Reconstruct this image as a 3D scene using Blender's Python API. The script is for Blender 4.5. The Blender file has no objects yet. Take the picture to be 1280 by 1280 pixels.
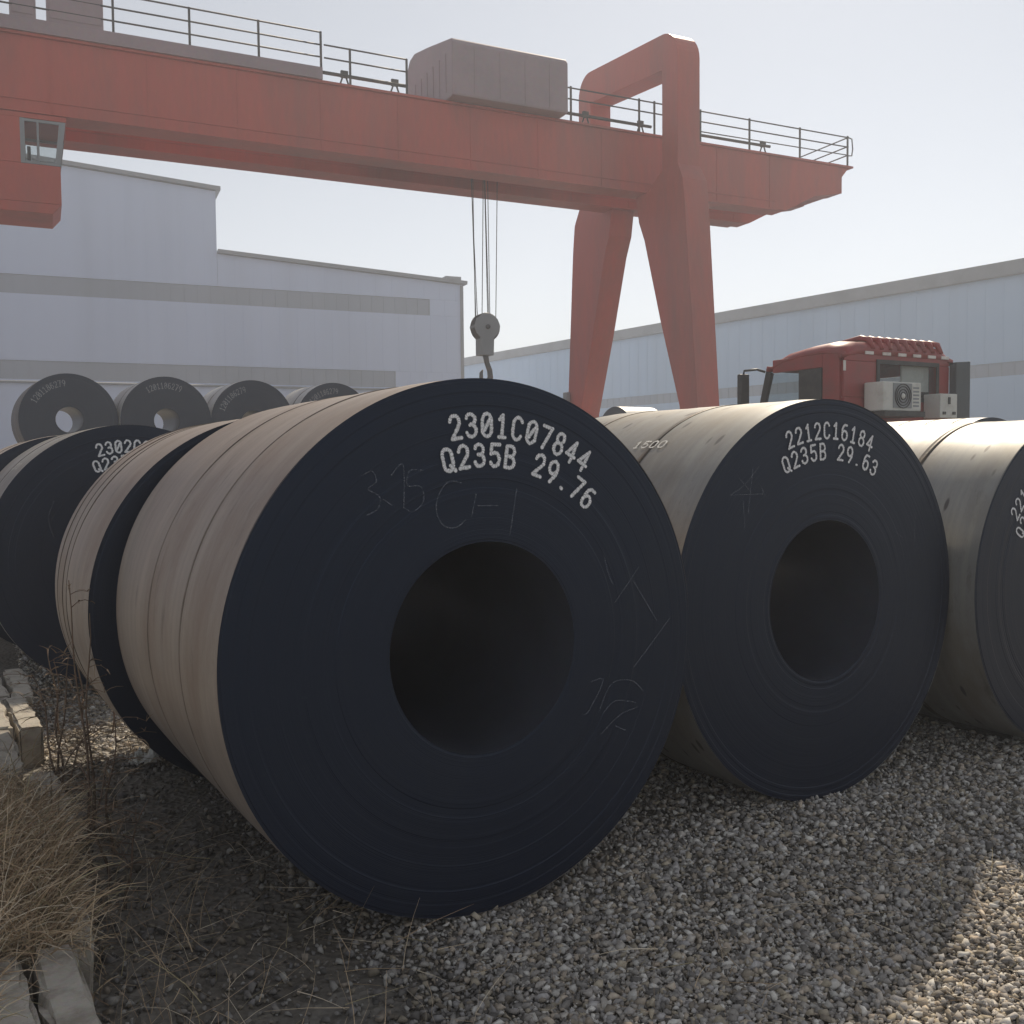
import bpy, bmesh, math, random
import numpy as np
from mathutils import Vector, Matrix

# ------------------------------------------------------------------ camera, sky, sun, exposure
scene = bpy.context.scene
F, PITCH, ROLL, CAMH = 1220.0, 0.0499, 0.01, 1.6288      # focal length in px of a 1280 px frame
cp, sp, cr, sr = math.cos(PITCH), math.sin(PITCH), math.cos(ROLL), math.sin(ROLL)
_right, _fwd, _up = Vector((1, 0, 0)), Vector((0, cp, -sp)), Vector((0, sp, cp))
CR, CU = cr*_right - sr*_up, sr*_right + cr*_up
cam_data = bpy.data.cameras.new('camera')
cam = bpy.data.objects.new('camera', cam_data)
scene.collection.objects.link(cam)
cam_data.sensor_width = 36.0
cam_data.lens = F/1280.0*36.0
cam_data.clip_start, cam_data.clip_end = 0.05, 2000.0
cam.matrix_world = Matrix.Translation((0, 0, CAMH)) @ Matrix((CR, CU, -_fwd)).transposed().to_4x4()
scene.camera = cam

SUN_EL, SUN_AZ = math.radians(43.4), math.radians(16.8)    # azimuth from +Y towards +X
to_sun = Vector((math.sin(SUN_AZ)*math.cos(SUN_EL), math.cos(SUN_AZ)*math.cos(SUN_EL), math.sin(SUN_EL)))
sun_data = bpy.data.lights.new('sun', 'SUN')
sun_data.energy, sun_data.angle, sun_data.color = 3.6, math.radians(2.4), (1.0, 0.87, 0.68)
sun = bpy.data.objects.new('sun', sun_data)
sun.rotation_euler = to_sun.to_track_quat('Z', 'Y').to_euler()
scene.collection.objects.link(sun)

world = bpy.data.worlds.new('World'); scene.world = world; world.use_nodes = True
wn, wl = world.node_tree.nodes, world.node_tree.links
wn.clear()
w_out = wn.new('ShaderNodeOutputWorld'); w_bg = wn.new('ShaderNodeBackground'); w_sky = wn.new('ShaderNodeTexSky')
w_sky.sky_type = 'NISHITA'; w_sky.sun_disc = False
w_sky.sun_elevation = SUN_EL; w_sky.sun_rotation = SUN_AZ
w_sky.air_density, w_sky.dust_density, w_sky.ozone_density, w_sky.altitude = 1.0, 0.3, 1.0, 0
w_hs = wn.new('ShaderNodeHueSaturation'); w_hs.inputs['Saturation'].default_value = 0.30
wl.new(w_sky.outputs[0], w_hs.inputs['Color']); wl.new(w_hs.outputs[0], w_bg.inputs['Color'])
w_bg.inputs['Strength'].default_value = 0.092
wl.new(w_bg.outputs[0], w_out.inputs['Surface'])

scene.view_settings.view_transform = 'Standard'; scene.view_settings.look = 'None'
scene.view_settings.gamma = 1.0; scene.view_settings.use_curve_mapping = False
scene.view_settings.exposure = 0.25
scene.render.engine = 'CYCLES'
scene.cycles.use_denoising = True
scene.cycles.max_bounces = 8; scene.cycles.volume_bounces = 1; scene.cycles.transparent_max_bounces = 24
scene.cycles.caustics_reflective = False; scene.cycles.caustics_refractive = False

# ------------------------------------------------------------------ helpers
COL = scene.collection
rnd = random.Random(7)
PI = math.pi

def ray(px, py):
    d = CR*((px-640)/F) - CU*((py-640)/F) + _fwd
    return d
def gp(px, py, z=0.0):
    """photo pixel -> point on the level plane at height z"""
    d = ray(px, py); k = (z-CAMH)/d.z
    return Vector((d.x*k, d.y*k, z))

def link(o, parent=None):
    COL.objects.link(o)
    if parent is not None: o.parent = parent
    return o
def tag(o, label=None, cat=None, group=None, kind=None):
    if label: o['label'] = label
    if cat: o['category'] = cat
    if group: o['group'] = group
    if kind: o['kind'] = kind
    return o
def empty(name, loc=(0, 0, 0), rz=0.0, parent=None):
    o = bpy.data.objects.new(name, None); o.empty_display_size = 0.2
    o.location = loc; o.rotation_euler = (0, 0, rz)
    return link(o, parent)
def copy_tree(o, parent=None):
    c = o.copy(); COL.objects.link(c); c.parent = parent
    for ch in list(o.children): copy_tree(ch, c)
    return c

class MB:
    """collects shapes; build() links them as one mesh object"""
    def __init__(s): s.v, s.f, s.sm, s.uv = [], [], [], None
    def add(s, vs, fs, smooth=False):
        b = len(s.v); s.v += [tuple(v) for v in vs]
        s.f += [tuple(b+i for i in f) for f in fs]; s.sm += [smooth]*len(fs); return s
    def box(s, x0, x1, y0, y1, z0, z1):
        return s.hexa([(x0, y0, z0), (x1, y0, z0), (x1, y1, z0), (x0, y1, z0), (x0, y0, z1), (x1, y0, z1), (x1, y1, z1), (x0, y1, z1)])
    def hexa(s, p):
        return s.add(p, [(0, 3, 2, 1), (4, 5, 6, 7), (0, 1, 5, 4), (1, 2, 6, 5), (2, 3, 7, 6), (3, 0, 4, 7)])
    def prism(s, poly, a0, a1, axis='y'):
        """poly in the two other axes, extruded from a0 to a1 along axis"""
        n = len(poly)
        def P(p, a): return {'y': (p[0], a, p[1]), 'x': (a, p[0], p[1]), 'z': (p[0], p[1], a)}[axis]
        vs = [P(p, a0) for p in poly] + [P(p, a1) for p in poly]
        fs = [tuple(range(n)), tuple(range(2*n-1, n-1, -1))] + [(i, i+n, (i+1) % n+n, (i+1) % n) for i in range(n)]
        return s.add(vs, fs)
    def tube(s, pts, r, seg=8, smooth=True, caps=True):
        pts = [Vector(p) for p in pts]; rs = r if isinstance(r, (list, tuple)) else [r]*len(pts)
        vs, fs = [], []
        t0 = (pts[1]-pts[0]).normalized()
        ref = Vector((0, 0, 1)) if abs(t0.z) < .9 else Vector((1, 0, 0))
        a = t0.cross(ref).normalized()
        for i, p in enumerate(pts):
            t = (pts[min(i+1, len(pts)-1)]-pts[max(i-1, 0)]).normalized()
            a = (a - t*a.dot(t)).normalized(); b = t.cross(a)
            for k in range(seg):
                an = 2*PI*k/seg; vs.append(p+(a*math.cos(an)+b*math.sin(an))*rs[i])
        for i in range(len(pts)-1):
            for k in range(seg):
                k2 = (k+1) % seg; fs.append((i*seg+k, i*seg+k2, (i+1)*seg+k2, (i+1)*seg+k))
        s.add(vs, fs, smooth)
        if caps:
            n = len(pts); b0 = len(s.v)-n*seg
            s.f.append(tuple(b0+k for k in range(seg-1, -1, -1))); s.sm.append(False)
            s.f.append(tuple(b0+(n-1)*seg+k for k in range(seg))); s.sm.append(False)
        return s
    def lathe_y(s, prof, cx, cz, seg=48, smooth=True, close=False):
        """prof: (radius, y) turned about the axis parallel to y through (cx, cz)"""
        vs = []
        for r, y in prof:
            for k in range(seg):
                a = 2*PI*k/seg; vs.append((cx+r*math.sin(a), y, cz+r*math.cos(a)))
        fs = []; n = len(prof)
        for i in range(n-1 if not close else n):
            j = (i+1) % n
            for k in range(seg):
                k2 = (k+1) % seg; fs.append((i*seg+k, i*seg+k2, j*seg+k2, j*seg+k))
        return s.add(vs, fs, smooth)
    def mesh(s, name):
        me = bpy.data.meshes.new(name); me.from_pydata(s.v, [], s.f); me.validate()
        if len(me.polygons) == len(s.sm): me.polygons.foreach_set('use_smooth', s.sm)
        me.update(); return me
    def build(s, name, mat, parent=None, bevel=0.0, fix=True, loc=None):
        me = s.mesh(name)
        if fix or bevel:
            bm = bmesh.new(); bm.from_mesh(me)
            bmesh.ops.recalc_face_normals(bm, faces=bm.faces)
            if bevel:
                es = [e for e in bm.edges if len(e.link_faces) == 2 and e.calc_face_angle(0) > .6]
                bmesh.ops.bevel(bm, geom=es, offset=bevel, segments=2, affect='EDGES', profile=.6)
            bm.to_mesh(me); bm.free()
        o = bpy.data.objects.new(name, me)
        if mat is not None: me.materials.append(mat)
        if loc is not None: o.location = loc
        return link(o, parent)

# ------------------------------------------------------------------ materials
def mat_new(name):
    m = bpy.data.materials.new(name); m.use_nodes = True
    nt = m.node_tree; b = nt.nodes['Principled BSDF']
    return m, nt, b
def nd(nt, t, **kw):
    n = nt.nodes.new(t)
    for k, v in kw.items(): setattr(n, k, v)
    return n
def noise(nt, vec, scale, detail=4, rough=.55, dim='3D'):
    n = nd(nt, 'ShaderNodeTexNoise', noise_dimensions=dim); n.inputs['Scale'].default_value = scale
    n.inputs['Detail'].default_value = detail; n.inputs['Roughness'].default_value = rough
    if vec is not None: nt.links.new(vec, n.inputs['Vector'])
    return n
def ramp(nt, fac, stops):
    r = nd(nt, 'ShaderNodeValToRGB'); e = r.color_ramp.elements
    while len(e) > 1: e.remove(e[-1])
    e[0].position, e[0].color = stops[0][0], (*stops[0][1], 1)
    for p, c in stops[1:]:
        x = e.new(p); x.color = (*c, 1)
    nt.links.new(fac, r.inputs['Fac']); return r
def mix(nt, a, b, fac, mode='MIX'):
    n = nd(nt, 'ShaderNodeMix', data_type='RGBA', blend_type=mode)
    for sock, val in ((n.inputs[6], a), (n.inputs[7], b), (n.inputs[0], fac)):
        if hasattr(val, 'is_output'): nt.links.new(val, sock)
        elif isinstance(val, (int, float)): sock.default_value = val
        else: sock.default_value = (*val, 1)
    return n.outputs[2]
def coords(nt, kind='Object', scale=(1, 1, 1)):
    tc = nd(nt, 'ShaderNodeTexCoord'); mp = nd(nt, 'ShaderNodeMapping'); mp.inputs['Scale'].default_value = scale
    nt.links.new(tc.outputs[kind], mp.inputs['Vector']); return mp.outputs[0]
def bump(nt, b, height, strength=.3, dist=.01):
    n = nd(nt, 'ShaderNodeBump'); n.inputs['Strength'].default_value = strength; n.inputs['Distance'].default_value = dist
    nt.links.new(height, n.inputs['Height']); nt.links.new(n.outputs[0], b.inputs['Normal'])

def worn(name, base, dirt, rough=.6, metal=0.0, scale=2.0, amount=(.45, .7), stretch=(1, 1, 1), bmp=.15, fine=40.0, kind='Object'):
    m, nt, b = mat_new(name); v = coords(nt, kind, stretch)
    n1 = noise(nt, v, scale, 6, .6); r = ramp(nt, n1.outputs[0], [(amount[0], (0, 0, 0)), (amount[1], (1, 1, 1))])
    n2 = noise(nt, v, fine, 3)
    c = mix(nt, base, dirt, r.outputs[0])
    c = mix(nt, c, n2.outputs[1], .12, 'OVERLAY')
    nt.links.new(c, b.inputs['Base Color'])
    b.inputs['Roughness'].default_value = rough; b.inputs['Metallic'].default_value = metal
    if bmp: bump(nt, b, n2.outputs[0], bmp, .01)
    return m

M = {}
M['crane_red'] = worn('crane_red', (.52, .085, .055), (.32, .09, .07), .5, 0, .55, (.42, .75), (1, 1, .25), .05, 9)
M['crane_grey'] = worn('crane_house_red', (.36, .26, .28), (.28, .22, .24), .55, 0, .6, (.4, .8), (1, 1, 1), .05, 9)
M['dark_metal'] = worn('dark_metal', (.045, .047, .05), (.09, .06, .045), .55, .4, 6)
M['rope'] = worn('wire_rope', (.06, .055, .05), (.03, .03, .03), .5, .6, 20)
M['white_paint'] = worn('white_paint', (.66, .66, .62), (.40, .38, .34), .5, 0, 3, (.5, .8))
M['truck_red'] = worn('truck_red', (.33, .045, .042), (.22, .06, .055), .42, 0, 2.2, (.42, .7), (1, 1, 1), .03)
M['black_plastic'] = worn('black_plastic', (.02, .021, .024), (.05, .05, .05), .45, 0, 5)
M['rubber'] = worn('rubber', (.018, .018, .018), (.06, .055, .05), .8, 0, 5)
M['concrete'] = worn('concrete', (.44, .40, .34), (.20, .17, .135), .9, 0, 7, (.45, .68), (1, 1, 1), .6, 60)
M['trim_grey'] = worn('trim_grey', (.30, .32, .34), (.22, .235, .25), .6, 0, .4)
M['amber'] = worn('marker_lens', (.75, .70, .66), (.5, .42, .38), .35, 0, 6, bmp=0)

def cladding(name, base, dirt):
    m, nt, b = mat_new(name); v = coords(nt, 'Object', (1.0, 1.0, .06))
    n1 = noise(nt, v, .35, 5, .6); v2 = coords(nt, 'Object', (1, 1, 1)); n2 = noise(nt, v2, .08, 3)
    c = mix(nt, base, dirt, ramp(nt, n1.outputs[0], [(.45, (0, 0, 0)), (.8, (1, 1, 1))]).outputs[0])
    c = mix(nt, c, n2.outputs[0], .15, 'OVERLAY')
    nt.links.new(c, b.inputs['Base Color']); b.inputs['Roughness'].default_value = .55
    return m
M['clad_white'] = cladding('cladding_white', (.62, .72, .91), (.54, .63, .79))
M['clad_blue'] = cladding('cladding_pale_blue', (.50, .66, .84), (.45, .59, .74))
M['clad_grey'] = cladding('cladding_grey', (.36, .41, .48), (.30, .35, .40))

def glass(name, tint, rough=.05, alpha=.35):
    m, nt, b = mat_new(name)
    b.inputs['Base Color'].default_value = (*tint, 1); b.inputs['Roughness'].default_value = rough
    t = nd(nt, 'ShaderNodeBsdfTransparent'); t.inputs[0].default_value = (.95, .97, .97, 1)
    mx = nd(nt, 'ShaderNodeMixShader'); mx.inputs[0].default_value = alpha
    out = nt.nodes['Material Output']
    nt.links.new(t.outputs[0], mx.inputs[1]); nt.links.new(b.outputs[0], mx.inputs[2]); nt.links.new(mx.outputs[0], out.inputs['Surface'])
    return m
M['pane'] = glass('window_glass', (.10, .12, .14), .04, .11)
M['dark_glass'] = glass('dark_glass', (.04, .05, .06), .06, .8)

# coil steel: outer wrap (UV: u = arc length, v = width, metres) and end face (object space, y = axis)
def wrap_mat(name, light, mid, rust, spots=0.0, rough=.42, metal=.25):
    m, nt, b = mat_new(name)
    tc = nd(nt, 'ShaderNodeTexCoord')
    oi = nd(nt, 'ShaderNodeObjectInfo')
    off = nd(nt, 'ShaderNodeVectorMath', operation='ADD'); nt.links.new(tc.outputs['UV'], off.inputs[0])
    mul = nd(nt, 'ShaderNodeMath', operation='MULTIPLY'); nt.links.new(oi.outputs['Random'], mul.inputs[0]); mul.inputs[1].default_value = 30
    nt.links.new(mul.outputs[0], off.inputs[1])
    def mp(s):
        n = nd(nt, 'ShaderNodeMapping'); n.inputs['Scale'].default_value = s; nt.links.new(off.outputs[0], n.inputs['Vector']); return n.outputs[0]
    band = noise(nt, mp((.12, 5, 1)), 3, 5, .6)        # bands running round the coil
    pat = noise(nt, mp((.8, 1.6, 1)), 1.6, 6, .62)     # stains
    fine = noise(nt, mp((6, 60, 1)), 6, 3)
    c = mix(nt, light, mid, ramp(nt, band.outputs[0], [(.35, (0, 0, 0)), (.68, (1, 1, 1))]).outputs[0])
    c = mix(nt, c, rust, ramp(nt, pat.outputs[0], [(.44, (0, 0, 0)), (.70, (.9, .9, .9))]).outputs[0])
    c = mix(nt, c, fine.outputs[0], .18, 'OVERLAY')
    smu = noise(nt, mp((.7, 2.2, 1)), 4.5, 7, .7)
    c = mix(nt, c, (.10, .085, .075), ramp(nt, smu.outputs[0], [(.58, (0, 0, 0)), (.76, (.75, .75, .75))]).outputs[0])
    if spots:
        vo = nd(nt, 'ShaderNodeTexVoronoi'); nt.links.new(mp((5, 16, 1)), vo.inputs['Vector']); vo.inputs['Scale'].default_value = 1.0
        near = ramp(nt, vo.outputs['Distance'], [(.15, (1, 1, 1)), (.24, (0, 0, 0))])
        pk = ramp(nt, vo.outputs['Color'], [(1-spots, (0, 0, 0)), (1-spots+.02, (1, 1, 1))])
        f = mix(nt, near.outputs[0], pk.outputs[0], 1.0, 'MULTIPLY')
        c = mix(nt, c, (.085, .075, .075), f)
    nt.links.new(c, b.inputs['Base Color'])
    rr = nd(nt, 'ShaderNodeMapRange'); rr.inputs[3].default_value = rough-.1; rr.inputs[4].default_value = rough+.2
    nt.links.new(pat.outputs[0], rr.inputs[0]); nt.links.new(rr.outputs[0], b.inputs['Roughness'])
    b.inputs['Metallic'].default_value = metal
    bump(nt, b, band.outputs[0], .25, .006)
    return m
M['wrap_brown'] = wrap_mat('coil_wrap_brown_grey', (.385, .33, .285), (.30, .255, .225), (.26, .195, .155), .06)
M['wrap_grey'] = wrap_mat('coil_wrap_grey', (.31, .305, .285), (.235, .235, .235), (.20, .175, .145), .5)
M['wrap_white'] = wrap_mat('coil_wrap_pale', (.55, .55, .53), (.46, .46, .46), (.40, .39, .37), 0)
M['wrap_dark'] = wrap_mat('coil_wrap_dark', (.06, .065, .075), (.045, .05, .06), (.08, .075, .07), 0)
M['bore'] = worn('coil_bore', (.062, .068, .09), (.045, .05, .065), .30, .0, 3, (.4, .8), (1, 1, 1), .02, 20)

def face_mat():
    m, nt, b = mat_new('coil_end_face')
    tc = nd(nt, 'ShaderNodeTexCoord'); sep = nd(nt, 'ShaderNodeSeparateXYZ'); nt.links.new(tc.outputs['Object'], sep.inputs[0])
    com = nd(nt, 'ShaderNodeCombineXYZ'); nt.links.new(sep.outputs[0], com.inputs[0]); nt.links.new(sep.outputs[2], com.inputs[1])
    ln = nd(nt, 'ShaderNodeVectorMath', operation='LENGTH'); nt.links.new(com.outputs[0], ln.inputs[0])
    rings = noise(nt, None, 210, 2, .7, '1D'); nt.links.new(ln.outputs['Value'], rings.inputs['W'])
    wide = noise(nt, None, 14, 3, .6, '1D'); nt.links.new(ln.outputs['Value'], wide.inputs['W'])
    pat = noise(nt, tc.outputs['Object'], 2.2, 6, .62); dust = noise(nt, tc.outputs['Object'], 30, 5, .7)
    c = mix(nt, (.0045, .007, .0175), (.0075, .0105, .025), rings.outputs[0])
    c = mix(nt, c, (.008, .0105, .023), ramp(nt, wide.outputs[0], [(.4, (0, 0, 0)), (.75, (.8, .8, .8))]).outputs[0])
    c = mix(nt, c, (.014, .015, .022), ramp(nt, pat.outputs[0], [(.52, (0, 0, 0)), (.8, (.7, .7, .7))]).outputs[0])
    c = mix(nt, c, (.045, .047, .055), ramp(nt, dust.outputs[0], [(.6, (0, 0, 0)), (.85, (.35, .35, .35))]).outputs[0])
    nt.links.new(c, b.inputs['Base Color'])
    rr = nd(nt, 'ShaderNodeMapRange'); rr.inputs[3].default_value = .30; rr.inputs[4].default_value = .52
    nt.links.new(pat.outputs[0], rr.inputs[0]); nt.links.new(rr.outputs[0], b.inputs['Roughness'])
    b.inputs['Specular IOR Level'].default_value = .5; b.inputs['Specular Tint'].default_value = (.55, .72, 1, 1)
    bump(nt, b, rings.outputs[0], .22, .002)
    return m
M['face'] = face_mat()
M['strap'] = worn('strap_steel', (.10, .085, .07), (.16, .12, .08), .45, .5, 8)
M['strap_pale'] = worn('strap_pale', (.25, .21, .18), (.17, .14, .115), .5, .4, 8)

def paint_mat(name, col, gain, lo):
    m, nt, b = mat_new(name)
    b.inputs['Base Color'].default_value = (*col, 1); b.inputs['Roughness'].default_value = .8
    at = nd(nt, 'ShaderNodeAttribute', attribute_name='cov')
    n = noise(nt, coords(nt), 160, 3, .7)
    a = nd(nt, 'ShaderNodeMath', operation='MULTIPLY_ADD'); nt.links.new(at.outputs['Fac'], a.inputs[0]); a.inputs[1].default_value = gain
    s = nd(nt, 'ShaderNodeMath', operation='MULTIPLY'); nt.links.new(n.outputs[0], s.inputs[0]); s.inputs[1].default_value = -lo
    nt.links.new(s.outputs[0], a.inputs[2]); a.use_clamp = True
    t = nd(nt, 'ShaderNodeBsdfTransparent'); mx = nd(nt, 'ShaderNodeMixShader'); out = nt.nodes['Material Output']
    nt.links.new(a.outputs[0], mx.inputs[0]); nt.links.new(t.outputs[0], mx.inputs[1]); nt.links.new(b.outputs[0], mx.inputs[2])
    nt.links.new(mx.outputs[0], out.inputs['Surface'])
    return m
M['stencil'] = paint_mat('stencil_paint', (.85, .86, .89), 2.0, .4)
M['stencil_faint'] = paint_mat('stencil_paint_faint', (.40, .42, .45), 1.0, .6)
M['chalk'] = paint_mat('chalk', (.36, .39, .46), .82, .85)

M['chalk_white'] = paint_mat('chalk_white', (.85, .84, .80), 1.5, .6)
def vcol_mat(name, rough=.9, nscale=60, trans=0.0):
    m, nt, b = mat_new(name)
    at = nd(nt, 'ShaderNodeAttribute', attribute_name='col'); n = noise(nt, coords(nt), nscale, 4, .65)
    c = mix(nt, at.outputs['Color'], n.outputs[0], .45, 'OVERLAY'); nt.links.new(c, b.inputs['Base Color'])
    b.inputs['Roughness'].default_value = rough
    return m
M['stones'] = vcol_mat('gravel_stone')
M['straw'] = vcol_mat('dry_straw', .85, 25)

def ground_mat():
    m, nt, b = mat_new('gravel_ground'); v = coords(nt)
    vo = nd(nt, 'ShaderNodeTexVoronoi'); nt.links.new(v, vo.inputs['Vector']); vo.inputs['Scale'].default_value = 34
    big = noise(nt, v, .7, 5, .6)
    c = ramp(nt, vo.outputs['Color'], [(0, (.20, .185, .16)), (1, (.36, .335, .295))]).outputs[0]
    soil = noise(nt, v, 45, 5, .7); cs = ramp(nt, soil.outputs[0], [(.3, (.055, .045, .034)), (.7, (.13, .11, .085))]).outputs[0]
    c = mix(nt, c, cs, ramp(nt, big.outputs[0], [(.40, (.8, .8, .8)), (.6, (.2, .2, .2))]).outputs[0])
    nt.links.new(c, b.inputs['Base Color']); b.inputs['Roughness'].default_value = .95
    bump(nt, b, vo.outputs['Distance'], .8, .02)
    return m
M['ground'] = ground_mat()

# ------------------------------------------------------------------ ground
TH = 0.5575                                            # the coil rows run along U, coil axes along N
U = Vector((math.cos(TH), math.sin(TH), 0)); N = Vector((-U.y, U.x, 0))
C1 = Vector((-0.0947, 3.4937, 0))                      # base of the large coil's near face
def un(u, n, z=0): return C1 + U*u + N*n + Vector((0, 0, z))
def to_un(x, y):
    d = Vector((x, y, 0))-C1; return d.dot(U), d.dot(N)
def hgt(x, y):
    """low undulation of the yard; the strip left of the kerb lies higher"""
    u, n = to_un(x, y)
    h = .018*math.sin(1.7*x+.6)*math.sin(1.3*y+1.1) + .01*math.sin(4.1*x-2.2*y)
    k = min(1, max(0, (-1.62-u)/.25)); k = k*k*(3-2*k)
    near = min(1, max(0, (14-y)/4))
    return (h*near*(1-k) + .17*k)*near - .012
def build_ground():
    xs = np.unique(np.concatenate([np.linspace(-260, -7, 14), np.linspace(-7, 7, 113), np.linspace(7, 260, 14)]))
    ys = np.unique(np.concatenate([np.linspace(-60, 1, 8), np.linspace(1, 12, 93), np.linspace(12, 300, 24)]))
    vs = [(x, y, hgt(x, y)) for y in ys for x in xs]; nx = len(xs)
    fs = [(j*nx+i, j*nx+i+1, (j+1)*nx+i+1, (j+1)*nx+i) for j in range(len(ys)-1) for i in range(nx-1)]
    mb = MB(); mb.add(vs, fs, True)
    tag(mb.build('ground', M['ground'], fix=False), 'wide gravel and bare soil storage yard', kind='structure')
build_ground()

# ------------------------------------------------------------------ lettering made of sprayed dots
def arc(cx, cy, rx, ry, a0, a1, n=10):
    return [(cx+rx*math.cos(math.radians(a0+(a1-a0)*i/n)), cy+ry*math.sin(math.radians(a0+(a1-a0)*i/n))) for i in range(n+1)]
GL = {
 '0': [arc(.5, .72, .42, .28, 0, 180)+[(.08, .28)]+arc(.5, .28, .42, .28, 180, 360)+[(.92, .72)], [(.25, .25), (.75, .75)]],
 'O': [arc(.5, .72, .42, .28, 0, 180)+[(.08, .28)]+arc(.5, .28, .42, .28, 180, 360)+[(.92, .72)]],
 '1': [[(.22, .8), (.52, 1), (.52, 0)], [(.22, 0), (.82, 0)]],
 '2': [arc(.5, .72, .42, .28, 170, -40)+[(.08, 0), (.92, 0)]],
 '3': [arc(.48, .76, .4, .24, 165, -80)+[(.4, .52)], arc(.48, .27, .44, .27, 85, -165)],
 '4': [[(.68, 0), (.68, 1), (.05, .3), (.95, .3)]],
 '5': [[(.88, 1), (.15, 1), (.12, .56)]+arc(.48, .31, .44, .31, 120, -155)],
 '6': [[(.8, .98)]+arc(.5, .6, .42, .38, 100, 180)+arc(.5, .3, .42, .3, 180, 540, 16)],
 '7': [[(.06, 1), (.92, 1), (.4, 0)]],
 '8': [arc(.5, .76, .36, .24, 0, 360, 14), arc(.5, .27, .43, .27, 0, 360, 14)],
 '9': [arc(.5, .7, .42, .3, 0, 360, 16), [(.92, .7), (.9, .4), (.55, 0)]],
 'C': [arc(.52, .72, .42, .28, 20, 180)+arc(.52, .28, .42, .28, 180, 340)],
 'Q': [arc(.5, .72, .42, .28, 0, 180)+[(.08, .28)]+arc(.5, .28, .42, .28, 180, 360)+[(.92, .72)], [(.62, .22), (1.0, -.06)]],
 'B': [[(.1, 0), (.1, 1), (.5, 1)]+arc(.5, .76, .36, .24, 90, -90, 8)+[(.1, .52)], [(.5, .52)]+arc(.5, .26, .42, .26, 90, -90, 8)+[(.1, 0)]],
 '.': [[(.45, .02), (.55, .02)]], '-': [[(.1, .5), (.9, .5)]], ' ': []}
def dots(strokes, r, name, mat, parent, surf, step=.55, jitter=.12, seed=1):
    """strokes: polylines in a surface's 2-D coordinates; surf maps (a, b, lift) to a point"""
    rg = random.Random(seed); vs, fs, cov = [], [], []; k = 0
    for st in strokes:
        pts = []
        for (x0, y0), (x1, y1) in zip(st, st[1:]):
            L = math.hypot(x1-x0, y1-y0); m = max(1, int(L/(r*step)))
            pts += [(x0+(x1-x0)*i/m, y0+(y1-y0)*i/m) for i in range(m)]
        pts.append(st[-1])
        for x, y in pts:
            k += 1; lift = .0042+.000012*(k % 90)
            rr = r*rg.uniform(1-jitter, 1+jitter); dx, dy = rg.gauss(0, r*.07), rg.gauss(0, r*.07); w = rg.uniform(.75, 1)
            b = len(vs); vs.append(surf(x+dx, y+dy, lift)); cov.append(w)
            for j in range(7):
                a = 2*PI*j/7; vs.append(surf(x+dx+rr*.55*math.cos(a), y+dy+rr*.55*math.sin(a), lift)); cov.append(w*.9)
            for j in range(7):
                a = 2*PI*j/7; vs.append(surf(x+dx+rr*1.25*math.cos(a), y+dy+rr*1.25*math.sin(a), lift)); cov.append(0)
            for j in range(7):
                j2 = (j+1) % 7
                fs += [(b, b+1+j, b+1+j2), (b+1+j, b+8+j, b+8+j2, b+1+j2)]
    me = bpy.data.meshes.new(name); me.from_pydata(vs, [], fs); me.materials.append(mat)
    me.attributes.new('cov', 'FLOAT', 'POINT').data.foreach_set('value', cov)
    o = bpy.data.objects.new(name, me); return link(o, parent)
def arc_text(txt, r, h, ang0, pitch, wch):
    out = []
    for i, ch in enumerate(txt):
        a = math.radians(ang0)+(i*pitch+wch/2)/(r+h/2)
        ex, ey = (math.cos(a), -math.sin(a)), (math.sin(a), math.cos(a))
        for st in GL[ch]:
            out.append([((r+gy*h)*ey[0]+(gx-.5)*wch*ex[0], (r+gy*h)*ey[1]+(gx-.5)*wch*ex[1]) for gx, gy in st])
    return out

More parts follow.
